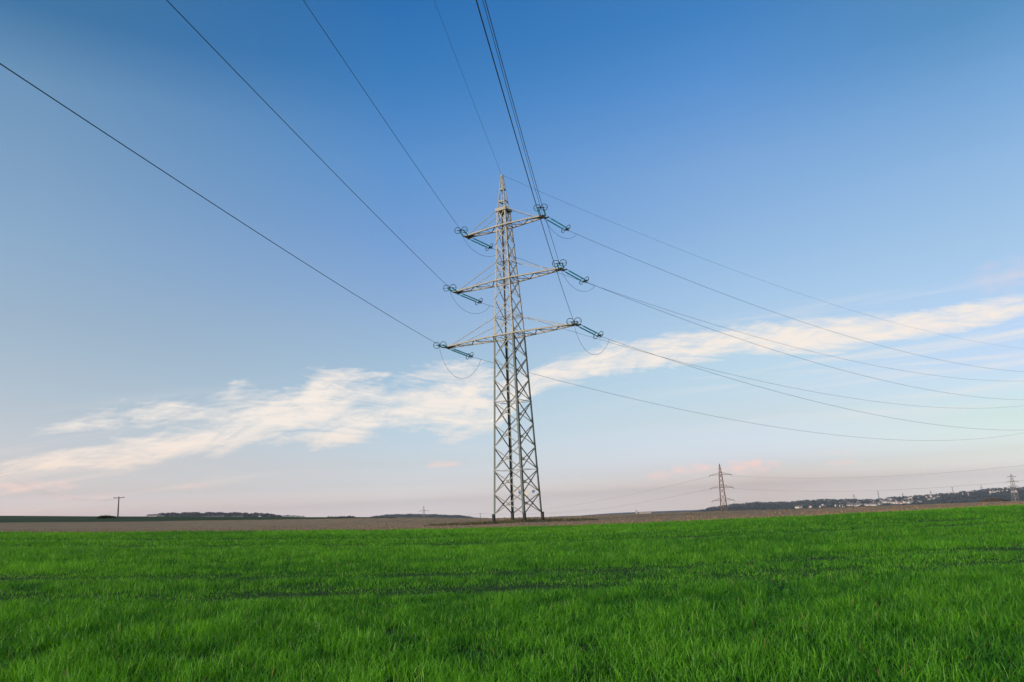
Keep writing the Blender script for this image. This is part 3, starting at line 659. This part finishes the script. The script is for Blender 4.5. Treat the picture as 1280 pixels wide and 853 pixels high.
protos = [house_parts(11, 9, 6, 3.6, 'white', 'rooft'), house_parts(14, 10, 7, 4, 'white', 'roofg'), house_parts(10, 9, 5, 4, 'cream', 'rooft'), house_parts(18, 10, 8, 3, 'white', 'roofg')]
used = [False] * 4
LAB = {0: 'tiny white village house with a brownish roof on the far slope', 1: 'tiny white village house with a grey roof on the far slope', 2: 'tiny cream village house with a brownish roof on the far slope', 3: 'long white village block with a low grey roof on the far slope'}
hr_ = np.random.default_rng(11)
spots = []
def cluster(x0, x1, ylo0, ylo1, dy, n):
    for _ in range(n):
        f = hr_.uniform(); spots.append((x0 + (x1 - x0) * f, ylo0 + (ylo1 - ylo0) * f - dy * hr_.uniform() ** 1.4))
cluster(993, 1048, 636.2, 634.0, 1.5, 9); cluster(1050, 1098, 634.5, 632.5, 5.5, 34); cluster(1098, 1150, 632, 629, 7.5, 44)
cluster(1150, 1180, 627, 623.5, 6, 16); cluster(1180, 1240, 622, 619, 6, 9); cluster(1240, 1290, 617, 615, 6, 14); cluster(1300, 1340, 613, 611, 5, 8)
for px, py in spots:
    a, k = ray(px, py); y = march(f_right, a, k, 2020, 3500)
    if y is None: y = 2050 + 300 * hr_.uniform() if k * 2050 < float(f_right(a, 2050)) else 3300
    i = int(hr_.choice(4, p=[.36, .28, .2, .16]))
    o = protos[i] if not used[i] else copy_tree(protos[i]); used[i] = True
    o.location = (a * y, y, float(f_right(a, y)) + .2); o.rotation_euler = (0, 0, hr_.uniform(-.9, .9)); sc = hr_.uniform(.5, .85); o.scale = (sc, sc, sc)
    tag(o, LAB[i], 'house', LAB[i].replace('tiny ', '').replace('house', 'houses').replace('block', 'blocks'))
# farm sheds and glasshouses by the left wood
def shed(px, py, Yd, w, h, label, rz=0):
    p = place(px, py, Yd); z = float(f_left(p.x / Yd, Yd)); r = empty('farm_shed', (p.x, Yd, z + .1), rz); tag(r, label, 'shed')
    base_p = house_parts(w, 12, h, 2.2, 'white', 'roofg')
    for c in list(base_p.children): c.parent = r
    bpy.data.objects.remove(base_p); return r
shed(192, 646, 1560, 22, 6, 'low white farm shed at the left end of the dark wood', .15)
shed(201, 646.6, 1550, 12, 4, 'small pale farm shed right beside the low white one', -.1)
shed(268, 647, 1540, 36, 3.5, 'long low white glasshouse in front of the dark wood', .05)
shed(297, 647.4, 1545, 22, 3.0, 'shorter low white glasshouse at the right end of the row by the dark wood', .0)
shed(325, 647.3, 1545, 5, 6, 'tiny white hut in front of the right part of the dark wood', .2)
# pale works on the far blue ridge
p = place(803, 642.2, 5400); zz = float(f_blue(p.x / 5400, 5400))
r_ = empty('factory_building', (p.x, 5400, zz)); tag(r_, 'pale tiny works building with a tower on the farthest blue ridge', 'building')
mb = MB(); mb.bar((-22, 0, 5), (60, 0, 5), 30, 9); mb.bar((-40, 0, 0), (-40, 0, 26), 12); mb.build('wall', MAT['cream'], r_)
mb = MB(); mb.bar((-23, 0, 10), (62, 0, 10), 32, 1); mb.build('roof', MAT['roofg'], r_)

# dark heap of earth on the right skyline and a bush at far left
def mound(name, c, rx, ry, h, m, seed, label, cat):
    r = np.random.default_rng(seed); n, q = 40, 10; vv = [(0, 0, h)]; ff = []
    amp = 1 + .25 * np.interp(np.arange(n), np.linspace(0, n, 9), np.append(r.uniform(-1, 1, 8), 0))
    for j in range(1, q + 1):
        f = j / q
        for k in range(n):
            t_ = 2 * math.pi * k / n; z = h * (1 - f ** 1.7) * (1 + .35 * math.sin(t_ * 3 + seed) * f) + r.uniform(-.06, .06) * h
            vv.append((rx * f * amp[k] * math.cos(t_), ry * f * amp[k] * math.sin(t_), z - (.3 if j == q else 0)))
    ff += [(0, 1 + k, 1 + (k + 1) % n) for k in range(n)]
    for j in range(q - 1):
        b = 1 + j * n; ff += [(b + k, b + n + k, b + n + (k + 1) % n, b + (k + 1) % n) for k in range(n)]
    me = bpy.data.meshes.new(name); me.from_pydata(vv, [], ff); me.update(); o = finish(name, me, m, None); o.location = c
    return tag(o, label, cat)
YH = 128.0; hp_ = place(1241, 626, YH); mound('soil_heap', (hp_.x, YH, zg1(hp_.x, YH)), 2.6, 2.0, .62, MAT['heap'], 4, 'dark heap of earth on the brown field skyline at right', 'heap')
def bush(px, py, Yd, w, h, n, label, seed):
    r = np.random.default_rng(seed); p = place(px, py, Yd); z = zg1(p.x, Yd); root = empty('bush', (p.x, Yd, z)); tag(root, label, 'bush')
    mb = MB()
    for _ in range(n):
        q = r.normal(0, 1, 3); q /= np.linalg.norm(q); q *= r.uniform(.5, 1) ** .5; c = Vector((q[0] * w, q[1] * w * .5, h * .5 + q[2] * h * .45)); s = r.uniform(.12, .3)
        u_, v_ = Vector(r.normal(0, 1, 3)).normalized() * s, Vector(r.normal(0, 1, 3)).normalized() * s
        mb.add([c - u_, c + v_, c + u_, c - v_], [(0, 1, 2, 3)])
    mb.build('foliage', MAT_LEAF, root)
    mb = MB()
    for _ in range(7): mb.tube([(0, 0, -.1), (r.uniform(-w, w) * .6, r.uniform(-.3, .3), h * .75)], [.05, .02], 5)
    mb.build('stem', MAT['wood'], root)
MAT_LEAF = mat('bush_leaves', (.05, .075, .03), .9, 0, .4, 1.0, spec=.1)
bush(131, 645, 235, 2.3, .8, 700, 'low dark bush on the skyline just left of the wooden pole', 3)
bush(140, 645, 238, 1.1, .55, 300, 'smaller dark bush close to the foot of the wooden pole', 4)

# ------------------------------------------------------------------ grass
def gmat():
    m = bpy.data.materials.new('young_wheat'); m.use_nodes = True; t = m.node_tree; b = t.nodes['Principled BSDF']
    at_ = t.nodes.new('ShaderNodeAttribute'); at_.attribute_name = 'tint'
    r = t.nodes.new('ShaderNodeValToRGB'); E_ = r.color_ramp.elements
    for _ in range(3): E_.new(.5)
    for e, (p, c) in zip(E_, [(0, (.006, .085, .014)), (.35, (.024, .145, .009)), (.7, (.064, .230, .012)), (.955, (.11, .34, .018)), (1.0, (.30, .25, .09))]): e.position = p; e.color = (*c, 1)
    t.links.new(at_.outputs['Fac'], r.inputs[0]); t.links.new(r.outputs[0], b.inputs['Base Color'])
    b.inputs['Roughness'].default_value = .48; b.inputs['Specular IOR Level'].default_value = .28
    tr = t.nodes.new('ShaderNodeBsdfTranslucent'); hs = t.nodes.new('ShaderNodeHueSaturation'); hs.inputs['Value'].default_value = 1.7; hs.inputs['Saturation'].default_value = 1.1; hs.inputs['Hue'].default_value = .485
    t.links.new(r.outputs[0], hs.inputs['Color']); t.links.new(hs.outputs[0], tr.inputs[0])
    mx = t.nodes.new('ShaderNodeMixShader'); mx.inputs[0].default_value = .38
    t.links.new(b.outputs[0], mx.inputs[1]); t.links.new(tr.outputs[0], mx.inputs[2]); t.links.new(mx.outputs[0], t.nodes['Material Output'].inputs[0])
    return m
def vnoise(x, y, s, seed):
    r = np.random.default_rng(seed); G = r.uniform(0, 1, (256, 256)); x = x / s + 40; y = y / s + 40
    xi = np.floor(x).astype(int); yi = np.floor(y).astype(int); fx = x - xi; fy = y - yi; fx = fx * fx * (3 - 2 * fx); fy = fy * fy * (3 - 2 * fy)
    g = lambda i, j: G[i % 256, j % 256]
    return (g(xi, yi) * (1 - fx) + g(xi + 1, yi) * fx) * (1 - fy) + (g(xi, yi + 1) * (1 - fx) + g(xi + 1, yi + 1) * fx) * fy
def blades(y0, y1, dens, wid, hgt, nseg, seed):
    r = np.random.default_rng(seed)
    hw_ = lambda y: np.abs(y) * .72 + 4.0
    area = (hw_(y0) + hw_(y1)) * (y1 - y0); n = int(area * dens)
    y = r.uniform(y0, y1, int(n * 1.3)); x = r.uniform(-1, 1, len(y)) * hw_(y1); keep = np.abs(x) < hw_(y); x, y = x[keep], y[keep]
    # drilled rows (slightly wavering, almost across the view)
    row = .15; yr = y + .05 * x * 0; yq = np.round(yr / row) * row + r.normal(0, .035, len(y)); y = yq
    tmk = trackmask(x, y); cl = vnoise(x, y, .35, 3) * .55 + vnoise(x, y, 1.3, 4) * .25 + vnoise(x, y * 4.5, 2.2, 14) * .30; big = vnoise(x, y, 5., 9)
    hole = (vnoise(x, y, .55, 21) > .83) & (vnoise(x, y, 2.5, 22) > .55)
    keep = (r.uniform(0, 1, len(x)) > tmk * .3) & (~hole | (r.uniform(0, 1, len(x)) < .22)) & (y < YB - .1 + r.uniform(-.5, .1, len(x)) - 1.6 * vnoise(x, y * 0, 2.5, 41) ** 3)
    x, y, tmk, cl, big = x[keep], y[keep], tmk[keep], cl[keep], big[keep]; n = len(x)
    h = hgt * r.uniform(.5, 1.12, n) * (.45 + .95 * cl + .24 * big) * (1 - .74 * tmk); w = wid * r.uniform(.7, 1.25, n)
    an = r.uniform(0, 2 * np.pi, n); lean = r.uniform(.12, .92, n); la = r.uniform(0, 2 * np.pi, n)
    dx, dy = np.cos(la), np.sin(la); px_, py_ = np.cos(an), np.sin(an)
    z = zg(x, y) - .02
    T = np.linspace(0, 1, nseg + 1); V_ = []
    for k, tt in enumerate(T):
        out_ = h * lean * tt ** 2.0 * .9; up_ = h * (tt - .33 * lean * tt ** 2.4)
        cx, cy, cz = x + dx * out_, y + dy * out_, z + up_
        ww = w * .5 * (1 - tt ** 2.2) if k < nseg else None
        if k < nseg: V_ += [np.stack([cx - px_ * ww, cy - py_ * ww, cz], -1), np.stack([cx + px_ * ww, cy + py_ * ww, cz], -1)]
        else: V_ += [np.stack([cx, cy, cz], -1)]
    nv = 2 * nseg + 1; V_ = np.stack(V_, 1)
    tint = np.clip(.02 + .55 * r.uniform(0, 1, n) + .85 * (cl - .5) + .35 * vnoise(x, y, 7., 31) + .12, 0, .95)
    dead = r.uniform(0, 1, n) < .006; tint[dead] = 1.0
    tris = []
    base = np.arange(n) * nv
    for k in range(nseg):
        if k < nseg - 1:
            tris += [np.stack([base + 2 * k, base + 2 * k + 1, base + 2 * k + 3], -1), np.stack([base + 2 * k, base + 2 * k + 3, base + 2 * k + 2], -1)]
        else: tris += [np.stack([base + 2 * k, base + 2 * k + 1, base + 2 * k + 2], -1)]
    return V_.reshape(-1, 3), np.concatenate(tris), np.repeat(tint, nv)
VV, FF, TT = [], [], []; off = 0
for a in [(2.5, 9, 1100, .0098, .185, 3, 1), (9, 14, 850, .0105, .185, 3, 2), (14, 22, 480, .012, .185, 2, 3), (22, 34, 260, .017, .185, 2, 4), (34, 54.2, 160, .025, .185, 2, 5)]:
    v_, f_, t_ = blades(*a); VV.append(v_); FF.append(f_ + off); TT.append(t_); off += len(v_)
VV = np.concatenate(VV); FF = np.concatenate(FF); TT = np.concatenate(TT)
me = bpy.data.meshes.new('grass'); me.vertices.add(len(VV)); me.vertices.foreach_set('co', VV.astype(np.float32).ravel())
me.loops.add(len(FF) * 3); me.loops.foreach_set('vertex_index', FF.astype(np.int32).ravel())
me.polygons.add(len(FF)); me.polygons.foreach_set('loop_start', np.arange(0, len(FF) * 3, 3, dtype=np.int32)); 
me.update(calc_edges=True)
at_ = me.attributes.new('tint', 'FLOAT', 'POINT'); at_.data.foreach_set('value', TT.astype(np.float32))
me.polygons.foreach_set('use_smooth', np.ones(len(FF), dtype=bool))
gr = finish('grass', me, gmat(), None); tag(gr, 'dense young green wheat covering the whole near field', 'crop', kind='stuff')
print('grass tris', len(FF))
# dry weeds around the pylon's feet
mb = MB(); r = np.random.default_rng(5)
for _ in range(2600):
    t_ = r.uniform(0, 6.28); q = r.uniform(0, 1) ** .5; x = -1 + 8.5 * q * math.cos(t_); y = 80 + 4.3 * q * math.sin(t_); z = zg1(x, y); h = r.uniform(.08, .3); w = .03
    a_ = r.uniform(0, 6.28); lx, ly = r.normal(0, .08, 2)
    mb.add([(x - w * math.cos(a_), y - w * math.sin(a_), z - .02), (x + w * math.cos(a_), y + w * math.sin(a_), z - .02), (x + lx, y + ly, z + h)], [(0, 1, 2)])
o = mb.build('weeds', mat('dry_weeds', (.12, .11, .06), .9, 0, .4, 1.0, c2=(.05, .06, .025), spec=.1)); tag(o, 'dry weeds and rough grass round the feet of the big pylon', 'weeds', kind='stuff')
# clods on the ploughed strip
mb = MB(); V0, F0 = ico()
vv = []; ff = []; b = 0
for _ in range(9000):
    y = YB + .3 + 60 * r.uniform() ** 2; x = r.uniform(-.8, .8) * y; s = r.uniform(.02, .085)
    vv.append(V0 * r.uniform(.6, 1.2, (12, 3)) * s * (1.3, 1.3, .8) + (x, y, zg1(x, y) + s * .3)); ff.append(F0 + b); b += 12
me = bpy.data.meshes.new('soil_clods'); me.from_pydata(np.concatenate(vv).tolist(), [], np.concatenate(ff).tolist()); me.update()
o = finish('soil_clods', me, mat('soil_clod', (.30, .205, .125), .95, 0, .4, 2.0, spec=.1), None); tag(o, 'loose clods of brown soil on the bare strip beyond the wheat', 'soil', kind='stuff')

# ------------------------------------------------------------------ evening haze
HZ = True
if HZ:
    mb = MB(); x0, x1, y0, y1, z0, z1 = -8600, 8600, -8600, 8600, -420, 75
    # a box a metre under the lowest ground and above the pylon's peak
    mb.add([(x0, y0, z0), (x1, y0, z0), (x1, y1, z0), (x0, y1, z0), (x0, y0, z1), (x1, y0, z1), (x1, y1, z1), (x0, y1, z1)],
           [(0, 3, 2, 1), (4, 5, 6, 7), (0, 1, 5, 4), (1, 2, 6, 5), (2, 3, 7, 6), (3, 0, 4, 7)])
    m = bpy.data.materials.new('haze'); m.use_nodes = True; t = m.node_tree; t.nodes.clear()
    v_ = t.nodes.new('ShaderNodeVolumePrincipled'); v_.inputs['Color'].default_value = (.84, .88, 1.0, 1); v_.inputs['Density'].default_value = 5.5e-5; v_.inputs['Anisotropy'].default_value = .2
    o_ = t.nodes.new('ShaderNodeOutputMaterial'); t.links.new(v_.outputs[0], o_.inputs['Volume'])
    tag(mb.build('haze', m), 'thin blue evening haze over the far hills', 'haze', kind='stuff')
